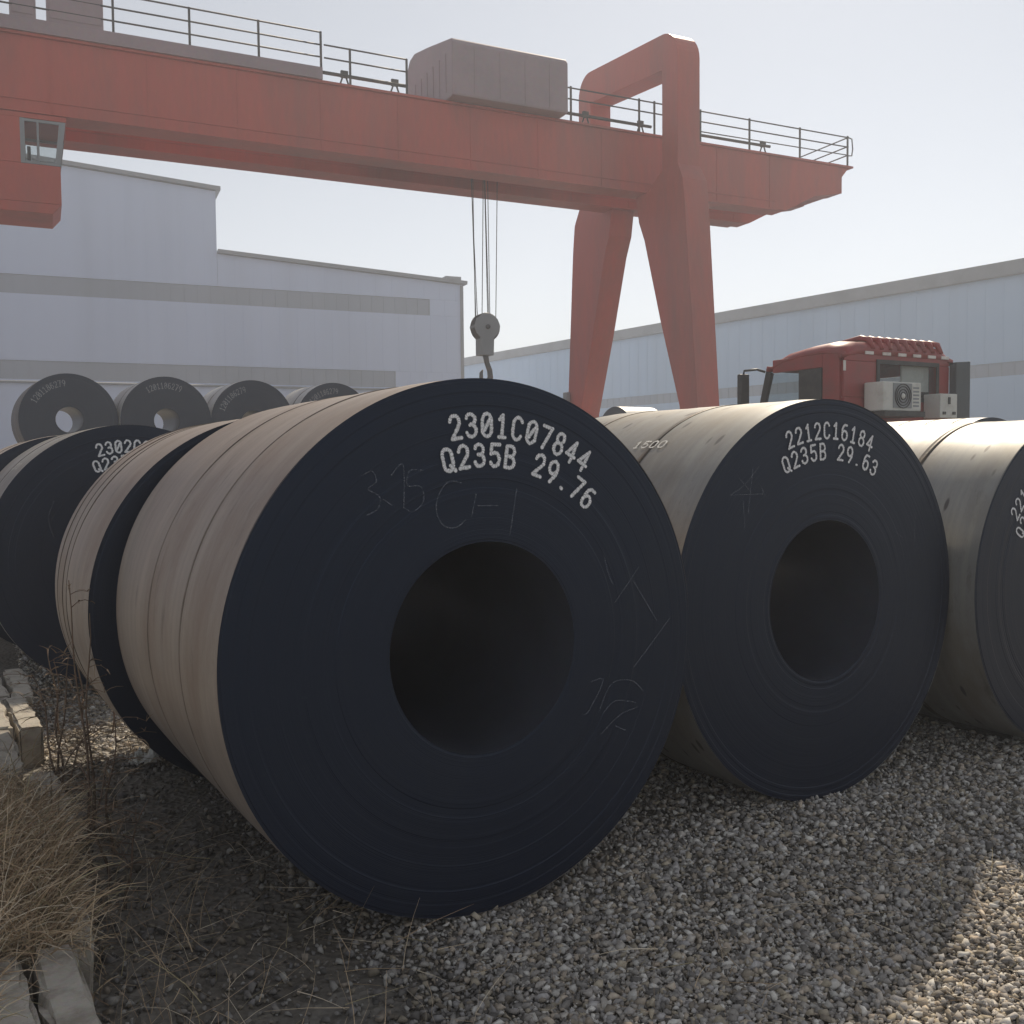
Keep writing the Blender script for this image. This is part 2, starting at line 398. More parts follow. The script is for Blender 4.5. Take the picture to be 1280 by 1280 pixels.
# ------------------------------------------------------------------ steel coils
STRAP_CACHE = {}
def coil(label, pos, R, width, wrap, group, rin=.384, straps=(), rings=70, seg=128, th=TH, text=(), chalk=(), side_chalk=(), seed=1, strap_mat='strap', front=True, text_mat='stencil'):
    rg = random.Random(seed)
    root = empty('steel_coil', pos, th)
    tag(root, label, 'steel coil', group)
    # outer wrap with UVs in metres
    nv = 14; vs, fs, uvs = [], [], []
    for j in range(nv+1):
        y = width*j/nv
        for k in range(seg+1):
            a = 2*PI*k/seg
            edge = .0025*math.sin(3*a+seed)*(1 if j in (0, nv) else .3)
            r = R - .002*(k/seg) + .0012*math.sin(7*a+2.1*j+seed) - (.004 if j in (0, nv) else 0)
            vs.append((r*math.sin(a+2.4), y+edge, r*math.cos(a+2.4)))
            uvs.append((R*a, y))
    for j in range(nv):
        for k in range(seg):
            fs.append((j*(seg+1)+k, j*(seg+1)+k+1, (j+1)*(seg+1)+k+1, (j+1)*(seg+1)+k))
    # lap of the outer sheet's loose end
    me = bpy.data.meshes.new('outer_wrap'); me.from_pydata(vs, [], fs); me.materials.append(M[wrap])
    ul = me.uv_layers.new(name='uv')
    for lp in me.loops: ul.data[lp.index].uv = uvs[lp.vertex_index]
    me.polygons.foreach_set('use_smooth', [True]*len(me.polygons))
    o = bpy.data.objects.new('outer_wrap', me); o.location = (0, 0, R); link(o, root)
    # end faces: rings of single windings, each a little proud or recessed
    for side in (0, 1):
        mb = MB(); prof = []
        r = rin; dr = (R-.004-rin)/rings; sg = -1 if side == 0 else 1; y0 = 0 if side == 0 else width
        run = 0
        for i in range(rings):
            run = (.5*run + rg.gauss(0, .0005) if rg.random() < .12 else run + rg.gauss(0, .00006)); yy = y0 + sg*(run if 1 < i < rings-2 else -.001)
            prof += [(r+.08*dr, yy-sg*.00015), (r+.2*dr, yy), (r+.9*dr, yy)]; r += dr
        prof += [(R-.004, y0-sg*.001)]
        mb.lathe_y(prof, 0, 0, seg, True)
        f = mb.build('end_face', M['face'], root, fix=False); f.location = (0, 0, R)
    # bore
    mb = MB(); mb.lathe_y([(rin+.05*dr, 0), (rin, .01), (rin, width*.3), (rin, width*.6), (rin, width-.01), (rin, width)], 0, 0, seg, True)
    b = mb.build('bore', M['bore'], root, fix=False); b.location = (0, 0, R)
    ul = b.data.uv_layers.new(name='uv')
    for lp in b.data.loops:
        c = b.data.vertices[lp.vertex_index].co; ul.data[lp.index].uv = (math.atan2(c.x, c.z)*rin, c.y)
    for y, wd in straps:
        mb = MB(); t = .0016
        mb.lathe_y([(R-.003, y), (R+t, y), (R+t, y+wd), (R-.003, y+wd)], 0, 0, seg, True, True)
        s = mb.build('strap', M[strap_mat], root, fix=False); s.location = (0, 0, R)
    fs_ = lambda a, b_, l: (a, -l, b_)
    for i, (t, r, h, a0, p, wch, rad) in enumerate(text):
        for q, ch in enumerate(t):
            if ch == ' ': continue
            d = dots(arc_text(ch, r, h, a0+math.degrees(q*p/(r+h/2)), p, wch), rad, 'stencil_character', M[text_mat], root, fs_, seed=seed+31*i+q); d.location = (0, 0, R)
    def smooth(st):
        if len(st) < 3: return st
        q = [st[0]]+list(st)+[st[-1]]; out = []
        for a, b2, c, d2 in zip(q, q[1:], q[2:], q[3:]):
            for k in range(6):
                t = k/6
                out.append(tuple(.5*(2*b2[j]+(c[j]-a[j])*t+(2*a[j]-5*b2[j]+4*c[j]-d2[j])*t*t+(3*b2[j]-a[j]-3*c[j]+d2[j])*t**3) for j in (0, 1)))
        return out+[st[-1]]
    for i, (sts, rad) in enumerate(chalk):
        sts = [smooth(st) for st in sts]
        for q, st in enumerate(sts):
            d = dots([[(x, z-R) for x, z in st]], rad, 'chalk_stroke', M['chalk'], root, fs_, .9, .3, seed+20+i+q); d.location = (0, 0, R)
    for i, (t, a0, y0, h, wch, pitch) in enumerate(side_chalk):
        surf = lambda a, b_, l: ((R+l*.8)*math.sin(a/R), b_, (R+l*.8)*math.cos(a/R))
        for q, ch in enumerate(t.replace('0', 'O')):
            sts = [[(R*math.radians(a0)+gy*h, y0-(q*pitch+gx*wch)) for gx, gy in st] for st in GL[ch]]
            d = dots(sts, .006, 'chalk_character', M['chalk_white'], root, surf, .8, .3, seed+40+q); d.location = (0, 0, R)
    return root

ROW = 'hot rolled steel coils lying on the gravel'
P_ = .0645
big = coil('large dark coil stencilled 2301C07844 with chalk marks round its open bore', un(0, 0, -.008), .972, 1.68, 'wrap_brown', ROW,
     straps=((.46, .012), (.98, .012)), rings=110, seg=192, seed=3, strap_mat='strap_pale',
     text=(('2301C07844', .762, .080, -10.3, P_, .044, .0074), ('Q235B 29.76', .656, .078, -14.5, P_, .044, .0074)),
     chalk=(([[(-.478, 1.60), (-.44, 1.615), (-.425, 1.58), (-.455, 1.555), (-.415, 1.53), (-.42, 1.49), (-.46, 1.47)], [(-.40, 1.52), (-.37, 1.50)],
              [(-.37, 1.60), (-.325, 1.635), (-.325, 1.49)], [(-.25, 1.615), (-.30, 1.615), (-.31, 1.565), (-.26, 1.56), (-.25, 1.51), (-.29, 1.475), (-.325, 1.49)]], .0028),
            ([[(-.10, 1.57), (-.15, 1.575), (-.19, 1.53), (-.20, 1.47), (-.17, 1.42), (-.12, 1.415), (-.085, 1.44)], [(-.04, 1.53), (-.06, 1.45)],
              [(-.035, 1.487), (.05, 1.485)], [(.13, 1.545), (.10, 1.38)]], .0030),
            ([[(.53, 1.27), (.545, 1.21), (.57, 1.16)], [(.70, 1.22), (.58, 1.09)], [(.67, 1.17), (.79, 1.00)], [(.87, 1.01), (.67, .82)]], .0026),
            ([[(.46, .79), (.52, .79), (.45, .68), (.42, .67)], [(.50, .67), (.56, .77), (.66, .77), (.72, .72)], [(.52, .66), (.58, .70), (.68, .68)],
              [(.51, .58), (.60, .64), (.69, .66)], [(.58, .60), (.63, .575)]], .0026)))
coil('grey coil stencilled 2212C16184 beside the coil marked 2301C07844', un(1.967, .133, -.006), .964, 1.56, 'wrap_grey', ROW,
     straps=((.55, .03), (1.2, .015)), rings=110, seg=192, seed=5,
     text=(('2212C16184', .774, .074, -20.5, .064, .042, .0062), ('Q235B 29.63', .676, .073, -25.5, .064, .042, .0062)),
     chalk=(([[(-.46, 1.61), (-.55, 1.53), (-.63, 1.49)], [(-.50, 1.60), (-.53, 1.40)], [(-.64, 1.485), (-.44, 1.485)], [(-.585, 1.56), (-.52, 1.50)], [(-.45, 1.52), (-.42, 1.47)], [(-.56, 1.46), (-.55, 1.33)]], .0026),
            ([[(.50, 1.27), (.56, 1.24)], [(.66, 1.34), (.65, 1.18)]], .0022)),
     side_chalk=(('1500', -40, .70, .05, .045, .062),))
coil('grey coil with a broad strap and dark rub marks on its side', un(3.87, 0.0, -.006), .93, 1.56, 'wrap_grey', ROW,
     straps=((.52, .045),), rings=90, seg=160, seed=8, text=(('2212C', .668, .078, -56.5, .062, .042, .006), ('Q235B', .572, .075, -62, .062, .042, .006)))
coil('narrow brown coil with three thin straps close behind the coil marked 2301C07844', un(-.13, 1.78, -.006), .945, 1.14, 'wrap_brown', ROW,
     straps=((.66, .012), (.80, .014), (.99, .014)), rings=60, seg=160, seed=11)
c4 = to_un(-2.787, 7.154)
coil('dark coil stencilled 2302C with a pale side, beyond the strip of sunlit gravel', un(c4[0], c4[1], -.006), .974, 1.52, 'wrap_grey', ROW,
     straps=((.7, .012),), rings=80, seg=160, seed=13, text=(('2302C05112', .772, .084, -16.5, P_, .046, .0078), ('Q235B 29.4', .668, .078, -21, P_, .046, .0078)),
     chalk=(([[(-.52, 1.40), (-.56, 1.28), (-.53, 1.14)]], .0028),), side_chalk=(('200', -48, .62, .055, .1, .13),))
coil('brown coil standing end to end behind the coil stencilled 2302C', un(c4[0]-.18, c4[1]+1.72, -.006), .96, 1.5, 'wrap_brown', ROW, straps=((.4, .012),), rings=30, seg=96, seed=17)

# two-tier stack in front of the white factory
BACK = 'coils stacked two tiers high in front of the white factory'
A0 = Vector((-9.14, 20.3, 0)); SP = 1.93; RB = .96
names = ['dark wrapped coil on top of the stack, first in its row', 'coil with a see-through bore on top of the stack', 'pale coil with dull face on top of the stack', 'pale coil with one black strap on top of the stack, end of row']
for i in range(-1, 5):
    coil('coil in the bottom tier of the stack before the white factory', A0+U*(SP*(i-.5))+N*rnd.uniform(-.05, .05), RB, 1.45, 'wrap_white', BACK, rin=.265, rings=10, seg=72, seed=50+i)
tz = RB + math.sqrt((2*RB)**2-(SP/2)**2) - RB
for i in range(4):
    coil(names[i], A0+U*(SP*i)+N*(.05*(-1)**i)+Vector((0, 0, tz+.004)), RB, (1.55, 1.55, 1.6, 1.6)[i], ('wrap_dark', 'wrap_white', 'wrap_white', 'wrap_white')[i], BACK,
         rin=.265, straps=(((.35, .05), (.75, .05)), ((.5, .06),), ((.6, .03),), ((.45, .06),))[i], rings=14, seg=96, seed=60+i, strap_mat='strap_pale' if i == 0 else 'strap',
         text=((('1201186279', .70, .12, (-62, -32, -70, -50)[i], .078, .055, .012),)), text_mat='stencil_faint')
# a pale wrapped coil on two others beyond the crane legs, its axis across the row
FAR = 'pale coils stored beyond the crane leg'
fb = Vector((3.55, 33.5, 0)); RF = .95
for du in (-1, 1):
    coil('pale coil lying on the ground beyond the crane legs', fb+N*(du*.97), RF, 1.5, 'wrap_white', FAR, rings=8, seg=64, th=TH-PI/2+.0, seed=70+du)
coil('white wrapped coil resting on two others beyond the crane legs', fb+Vector((0, 0, RF+math.sqrt(4*RF*RF-.97**2)-RF)), RF, 1.5, 'wrap_white', FAR, rings=8, seg=64, th=TH-PI/2, seed=73)

# ------------------------------------------------------------------ gantry crane
GTH = math.radians(25.6); G0 = Vector((-10.988, 24.0, 0))
crane = empty('gantry_crane', G0, GTH)          # local x along the girders, local y away from the camera
tag(crane, 'huge weathered red gantry crane with twin box girders spanning the coil yard', 'gantry crane')
red = M['crane_red']
prof = [(-13, 10.17), (22.7, 10.17), (24.0, 10.80), (24.5, 10.88), (25.22, 11.02), (25.22, 11.58), (25.52, 11.92), (-13, 11.92)]
def zbot(x): return 10.2 if x < 22.5 else 10.95
for w0, far in ((0.0, 0), (1.89, 1)):
    mb = MB(); mb.prism(prof, w0+.04, w0+.76)
    g = mb.build('girder', red, crane)
    MB().box(-13, 25.68, w0-.04, w0+.84, 11.923, 11.985).build('top_flange', red, g)
    MB().box(-13, 22.3, w0-.0, w0+.8, 10.13, 10.167).build('bottom_flange', red, g)
    yf = w0+.022 if not far else w0+.022
    for k in range(-6, 11): MB().box(k*2.2-.02, k*2.2+.02, yf, yf+.0175, 10.19, 11.91).build('stiffener', red, g)
    MB().box(-13, 22.2, yf-.01, yf+.0165, 10.42, 10.47).build('stiffener', red, g)
    MB().box(-12.8, 25.2, w0+.36, w0+.42, 11.988, 12.08).build('trolley_rail', M['dark_metal'], g)
for s0 in (24.75, -12.9):
    MB().box(s0, s0+.42, .765, 1.925, 11.03, 11.90).build('end_tie', red, crane)
# service platform with cabinets at the cab end
MB().box(-6, 6.63, -.10, .33, 11.988, 12.30).build('platform', M['crane_grey'], crane)
for s0, s1 in ((-.86, -.29), (-.06, 1.2)):
    cb = MB().box(s0, s1, -.06, .6, 12.305, 14.6).build('electrical_cabinet', M['crane_grey'], crane, .02)
    MB().box(s0+.06, s1-.06, -.075, -.063, 12.4, 14.5).build('door', M['crane_grey'], cb, .004)
def railing(s0, s1, w, zb, zt, rails, posts, r=.022):
    for s in posts:
        MB().box(s-.028, s+.028, w-.02, w+.02, zb, zt).build('railing_post', M['dark_metal'], crane)
    for z in rails:
        MB().tube([(s0, w, z), (s1, w, z)], r, 6).build('rail', M['dark_metal'], crane)
railing(-5.5, 6.6, -.06, 12.30, 13.25, (12.58, 12.90, 13.23), [-5.5, -3.5, -1.6, 1.42, 3.22, 4.95, 6.60])
railing(6.7, 9.07, .0, 11.985, 12.96, (12.60, 12.94), [7.42, 9.05])
railing(14.2, 25.48, .0, 11.985, 13.02, (12.64, 12.97), [14.3, 16.75, 17.32, 19.1, 21.1, 23.27, 25.44])
MB().tube([(18.9, .0, 12.32), (25.46, .0, 12.36)], .018, 6).build('rail', M['dark_metal'], crane)
for z in (12.36, 12.66, 12.97):
    MB().tube([(25.46, .0, z), (25.46, 2.69, z)], .022, 6).build('rail', M['dark_metal'], crane)
MB().tube([(25.48, .0, 12.97), (25.64, .0, 12.94), (25.68, .0, 12.6), (25.64, .0, 12.36), (25.48, .0, 12.34)], .022, 6).build('rail', M['dark_metal'], crane)
for s0, s1 in ((6.64, 9.1), (14.2, 17.3), (18.3, 22.1)):     # cable pipe on little stands
    MB().tube([(s0, .16, 12.27), (s1, .16, 12.27)], .05, 8).build('cable_pipe', M['dark_metal'], crane)
for s in (7.3, 8.75, 14.9, 16.9, 18.9, 21.8):
    mb = MB()
    mb.tube([(s-.14, .16, 11.98), (s-.05, .16, 12.23)], .025, 6); mb.tube([(s+.14, .16, 11.98), (s+.05, .16, 12.23)], .025, 6)
    mb.box(s-.1, s+.1, .12, .2, 12.22, 12.40); mb.build('pipe_stand', M['dark_metal'], crane)
# portal frames: saddle over the girders on tapered legs
def frame(sc):
    mid = 1.345
    zs = [10.6, 10.128, 10.12, 9.3, 8.65, 6.0, 3.36, .45]
    wo = [-1.66, -1.93, -1.94, -2.06, -2.12, -2.37, -2.62, -2.90]; wi = [-.84, -.03, .60, .44, .12, -.74, -1.70, -2.2]; hs = [.41, .44, .44, .44, .44, .42, .40, .36]
    for sg in (1, -1):
        vs, fs = [], []
        for z, o_, i_, h in zip(zs, wo, wi, hs):
            for x, y in ((-h, o_), (h, o_), (h, i_), (-h, i_)):
                vs.append((x+sc, y if sg == 1 else 2*mid-y, z))
        for i in range(len(zs)-1):
            for k in range(4): fs.append((4*i+k, 4*i+(k+1) % 4, 4*i+4+(k+1) % 4, 4*i+4+k))
        fs += [(0, 1, 2, 3), tuple(4*(len(zs)-1)+k for k in range(4))]
        mb = MB(); mb.add(vs, fs); l = mb.build('leg', red, crane, .012)
        yb = -2.55 if sg == 1 else 2*mid+2.55
        bg = MB(); bg.box(sc-1.5, sc+1.5, yb-.3, yb+.3, .18, .445)
        for q in (-1.1, 1.1): bg.lathe_y([(0, yb-.1), (.18, yb-.1), (.18, yb+.1), (0, yb+.1)], sc+q, .17, 20)
        bg.build('wheel_beam', red, l)
    a, b_, zt, zi = -1.65, 2*mid+1.65, 14.62, 13.55
    R1 = .8
    arcq = [i*PI/16 for i in range(9)]
    outer = [(a, 9.95)] + [(a+R1-R1*math.cos(t), zt-R1+R1*math.sin(t)) for t in arcq] + [(b_-R1+R1*math.sin(t), zt-R1+R1*math.cos(t)) for t in arcq] + [(b_, 9.95)]
    ia, ib = a+.82, b_-.82
    inner = [(ia, 9.95)] + [(ia+.06-.06*math.cos(t), zi-.06+.06*math.sin(t)) for t in arcq] + [(ib-.06+.06*math.sin(t), zi-.06+.06*math.cos(t)) for t in arcq] + [(ib, 9.95)]
    lift = lambda y, z: z if z < 11 else z+.62*(y-a)/(b_-a)
    outer = [(y, lift(y, z)) for y, z in outer]; inner = [(y, lift(y, z)) for y, z in inner]
    mb = MB(); n = len(outer); hw = .405
    vs = [(sc-hw, y, z) for y, z in outer]+[(sc-hw, y, z) for y, z in inner]+[(sc+hw, y, z) for y, z in outer]+[(sc+hw, y, z) for y, z in inner]
    fs = []
    for i in range(n-1):
        fs += [(i, i+1, n+i+1, n+i), (2*n+i, 3*n+i, 3*n+i+1, 2*n+i+1), (i, 2*n+i, 2*n+i+1, i+1), (n+i, n+i+1, 3*n+i+1, 3*n+i)]
    fs += [(0, n, 3*n, 2*n), (n-1, 3*n-1, 4*n-1, 2*n-1)]
    mb.add(vs, fs); mb.build('saddle_frame', red, crane, .01)
frame(17.45); frame(-8.5)
MB().box(16.85, 16.98, 5.0, 5.3, 3.6, 4.2).build('junction_box', M['trim_grey'], crane, .01)
# operator's cab hung under the near girder
cab = empty('operator_cab', (0, 0, 0), 0, crane)
c0, c1, wA, wB = -2.4, .14, .05, 1.7
mb = MB()
mb.box(c0, c1, wA, wB, 8.02, 8.93); mb.box(c0, -.72, wA, wB, 8.935, 10.02)
mb.prism([(c0, 7.78), (-.06, 7.78), (c1, 8.015), (c0, 8.015)], wA, wB)
mb.prism([(c0, 10.0), (.30, 10.0), (.30, 10.12), (c0, 10.12)], wA-.01, wB+.01)
body = mb.build('cab_body', red, cab, .01)
for w in (wA, wB-.06):
    wf = MB()
    wf.prism([(.02, 8.935), (c1, 8.935), (.28, 9.995), (.14, 9.995)], w, w+.06)
    wf.box(-.72, -.62, w, w+.06, 8.935, 9.995); wf.box(-.62, .16, w+.003, w+.057, 8.935, 9.0)
    wf.box(-.62, .2, w+.003, w+.057, 9.93, 9.992); wf.box(-.36, -.31, w+.004, w+.056, 9.0, 9.93)
    wf.build('window_frame', M['trim_grey'], cab)
for w in (wA+.03, wB-.03):
    MB().prism([(-.62, 9.0), (.03, 9.0), (.15, 9.93), (-.62, 9.93)], w, w+.006).build('pane', M['pane'], cab)
MB().prism([(c1-.03, 8.935), (c1-.02, 8.935), (.27, 9.995), (.26, 9.995)], wA+.07, wB-.07).build('pane', M['pane'], cab)
MB().box(-.58, -.5, .6, 1.1, 8.935, 9.5).build('seat_back', M['black_plastic'], cab, .02)
# trolley
tro = empty('crane_trolley', G0, GTH)
tag(tro, 'grey housed hoist trolley riding on top of the crane girders', 'trolley')
hp = [(-.5, 12.0), (-.5, 13.46), (-.40, 13.60), (1.5, 14.05), (2.6, 14.28), (3.05, 14.22), (3.28, 13.95), (3.28, 12.0)]
mb = MB(); mb.prism(hp, 10.24, 13.94, 'x'); mb.build('house', M['crane_grey'], tro, .06)
hb = MB(); hb.box(10.6, 13.6, -.3, 3.0, 12.11, 12.3); hb.build('frame', M['crane_grey'], tro)
for s in (10.9, 13.3):
    for w in (.39, 2.28):
        MB().lathe_y([(0, w-.07), (.15, w-.07), (.15, w+.07), (0, w+.07)], s, 12.232, 20).build('wheel', M['dark_metal'], tro)
for k in range(6):
    MB().box(10.225, 10.238, .0+.5*k, .02+.5*k, 12.2, 13.3).build('panel_seam', M['crane_grey'], tro)
for k in range(4):
    MB().box(10.9+.8*k, 10.92+.8*k, -.513, -.502, 12.1, 13.4).build('panel_seam', M['crane_grey'], tro)
# hook block on its ropes
hk = empty('crane_hook_block', G0, GTH)
tag(hk, 'grey sheave block and hook hanging from wire ropes under the crane', 'crane hook')
hs_, hw_ = 11.97, 1.345
for i, (st_, sb, dw) in enumerate([(-.48, -.38, -.25), (-.40, -.28, .1), (-.32, -.17, .35), (-.10, -.17, -.3), (.04, .12, -.2), (.10, .14, .2), (.15, .20, .3), (.46, .34, -.1)]):
    MB().tube([(hs_+st_, hw_+dw, 12.1), (hs_+sb, hw_+dw*.5, 5.95)], .013, 5).build('wire_rope', M['rope'], hk)
for w in (-.16, -.05, .06):
    mb = MB(); mb.lathe_y([(0, hw_+w), (.42, hw_+w), (.44, hw_+w+.02), (.40, hw_+w+.05), (.44, hw_+w+.08), (.42, hw_+w+.1), (0, hw_+w+.1)], hs_, 5.82, 32)
    mb.build('sheave', M['dark_metal'], hk)
mb = MB(); mb.lathe_y([(0, hw_-.26), (.07, hw_-.26), (.07, hw_+.28), (0, hw_+.28)], hs_, 5.82, 16); mb.build('sheave_pin', M['dark_metal'], hk)
MB().prism([(hs_-.24, 4.96), (hs_+.2, 4.96), (hs_+.22, 5.5), (hs_+.38, 5.66), (hs_+.43, 5.86), (hs_+.34, 6.08), (hs_+.1, 6.24), (hs_-.15, 6.22), (hs_-.36, 6.06), (hs_-.44, 5.82), (hs_-.36, 5.62), (hs_-.24, 5.5)], hw_-.2, hw_+.2).build('side_plate', M['trim_grey'], hk, .015)
pts = [(hs_, hw_, 4.98), (hs_+.05, hw_, 4.74), (hs_+.14, hw_, 4.5), (hs_+.16, hw_, 4.3), (hs_+.08, hw_, 4.12), (hs_-.06, hw_, 4.08), (hs_-.15, hw_, 4.2), (hs_-.15, hw_, 4.42), (hs_-.1, hw_, 4.52)]
MB().tube(pts, [.09, .08, .085, .09, .09, .08, .07, .055, .02], 10).build('hook', M['dark_metal'], hk)

# ------------------------------------------------------------------ factory halls
def hall(pos, rz, label):
    o = empty('factory_building', pos, rz); tag(o, label, 'building', 'steel-clad factory halls'); return o
BTH = math.radians(23.7)
fb_ = hall((-3.0158+.12, 60.08, 0), BTH, 'pale steel-clad factory with stepped roof and grey wall strips')
# local x: 0 at the right corner, negative to the left; local y: away
def roofz(x): return 12.5-.0553*x if x > -14.4 else 16.68-.0707*(x+14.4) if x > -42 else 18.63+.0707*(x+42)
def wall_strip(o, name, mat, x0, x1, zf0, zf1, y, pitch=1.0, rib=.016):
    mb = MB(); x = x0
    while x < x1-.01:
        x2 = min(x1, x+pitch); xr = x2-.07
        for a, b_, yy in ((x, xr, y), (xr, x2, y-rib)):
            mb.add([(a, yy, zf0(a)), (b_, yy, zf0(b_)), (b_, yy, zf1(b_)), (a, yy, zf1(a))], [(0, 1, 2, 3)])
        mb.add([(xr, y, zf0(xr)), (xr, y-rib, zf0(xr)), (xr, y-rib, zf1(xr)), (xr, y, zf1(xr))], [(0, 1, 2, 3)])
        mb.add([(x2, y-rib, zf0(x2)), (x2, y, zf0(x2)), (x2, y, zf1(x2)), (x2, y-rib, zf1(x2))], [(0, 1, 2, 3)])
        x = x2
    return mb.build(name, mat, o, fix=False)
K = lambda z: (lambda x: z)
wall_strip(fb_, 'cladding', M['clad_white'], -70, -14.4, K(11.52), roofz, 0)
wall_strip(fb_, 'cladding', M['clad_white'], -14.39, 0, K(11.52), roofz, 0)
wall_strip(fb_, 'cladding', M['clad_white'], -2.1, 0, K(10.56), K(11.515), 0)
wall_strip(fb_, 'cladding', M['clad_white'], -70, 0, K(7.16), K(10.555), 0)
wall_strip(fb_, 'cladding', M['clad_white'], -4.3, 0, K(6.2), K(7.155), 0)
wall_strip(fb_, 'plinth_cladding', M['clad_white'], -70, 0, K(0), K(6.195), 0, 1.4)
wall_strip(fb_, 'skylight_strip', M['clad_grey'], -70, -2.1, K(10.56), K(11.515), .04, .7, .03)
wall_strip(fb_, 'skylight_strip', M['clad_grey'], -70, -4.3, K(6.2), K(7.155), .04, .7, .03)
mb = MB(); mb.add([(0, .005, 0), (0, 50, 0), (0, 50, 12.5), (0, .005, 12.5)], [(0, 1, 2, 3)])
mb.add([(-14.4, .005, 13.3), (-14.4, 50, 13.3), (-14.4, 50, 16.68), (-14.4, .005, 16.68)], [(0, 1, 2, 3)])
mb.add([(-70, .1, 0), (-70, 50, 0), (0, 50, 0), (0, 50, 12.5), (-14.4, 50, 13.3), (-14.4, 50, 16.6), (-42, 50, 18.6), (-70, 50, 16.6), (-70, .1, 16.6)], [(0, 1, 7, 8), (1, 2, 3, 4, 5, 6, 7)])
mb.build('side_wall', M['clad_white'], fb_, fix=False)
mb = MB()
for xa, xb in ((-14.35, .25), (-42, -14.15), (-70, -42)):
    za, zb = (roofz(max(xa, -14.39)), 12.5) if xb > 0 else (roofz(xa), roofz(xb-.3) if xa > -50 else roofz(-42))
    mb.hexa([(xa, -.25, za+.02), (xb, -.25, zb+.02), (xb, 50.2, zb+.02), (xa, 50.2, za+.02), (xa, -.25, za+.22), (xb, -.25, zb+.22), (xb, 50.2, zb+.22), (xa, 50.2, za+.22)])
mb.build('roof', M['trim_grey'], fb_)
MB().box(-.95, .05, .3, 1.2, 12.75, 13.05).build('roof_vent', M['trim_grey'], fb_)
MB().box(-.16, .05, -.045, -.038, 0, 12.45).build('corner_trim', M['trim_grey'], fb_)
MB().tube([(-70, -.12, 6.05), (-5, -.12, 6.05)], .07, 6).build('wall_pipe', M['trim_grey'], fb_)
for x in (-29.5, -21, -14.2): MB().tube([(x, -.12, 6.1), (x, -.12, 3.0)], .05, 6).build('downpipe', M['trim_grey'], fb_)

RTH = math.radians(124.7)
rb = hall((26.14, 50.14, 0), RTH, 'long pale blue steel-clad hall with a grey eaves band behind the truck')
# local x runs away to the left; local y points to the left front, so the hall lies at negative ... positive side
rb.rotation_euler = (0, 0, RTH-PI)      # local -x goes away to the left, local y away to the back right
wall_strip(rb, 'cladding', M['clad_blue'], -62, 34, K(6.6), K(11.0), 0, 1.0)
wall_strip(rb, 'plinth_cladding', M['clad_blue'], -62, 34, K(0), K(5.9), 0, 1.4)
wall_strip(rb, 'skylight_strip', M['clad_grey'], -62, 34, K(5.905), K(6.595), .04, .7, .03)
mb = MB(); mb.prism([(-.35, 11.003), (-.35, 11.72), (0, 11.78), (14, 13.2), (28, 11.75), (28, 0), (27.9, 0), (27.9, 11.003)], -62, 34, 'x')
mb.build('roof', M['trim_grey'], rb)
MB().box(1.4, 2.3, .2, 1.0, 11.8, 12.05).build('roof_vent', M['trim_grey'], rb)
mb = MB(); mb.box(-62.1, -62.003, .0, 28, 0, 11); mb.box(34.003, 34.1, 0, 28, 0, 11); mb.build('side_wall', M['clad_blue'], rb)
MB().tube([(7.8, -.2, 0), (7.8, -.2, 6.4)], .06, 6).build('downpipe', M['trim_grey'], rb)

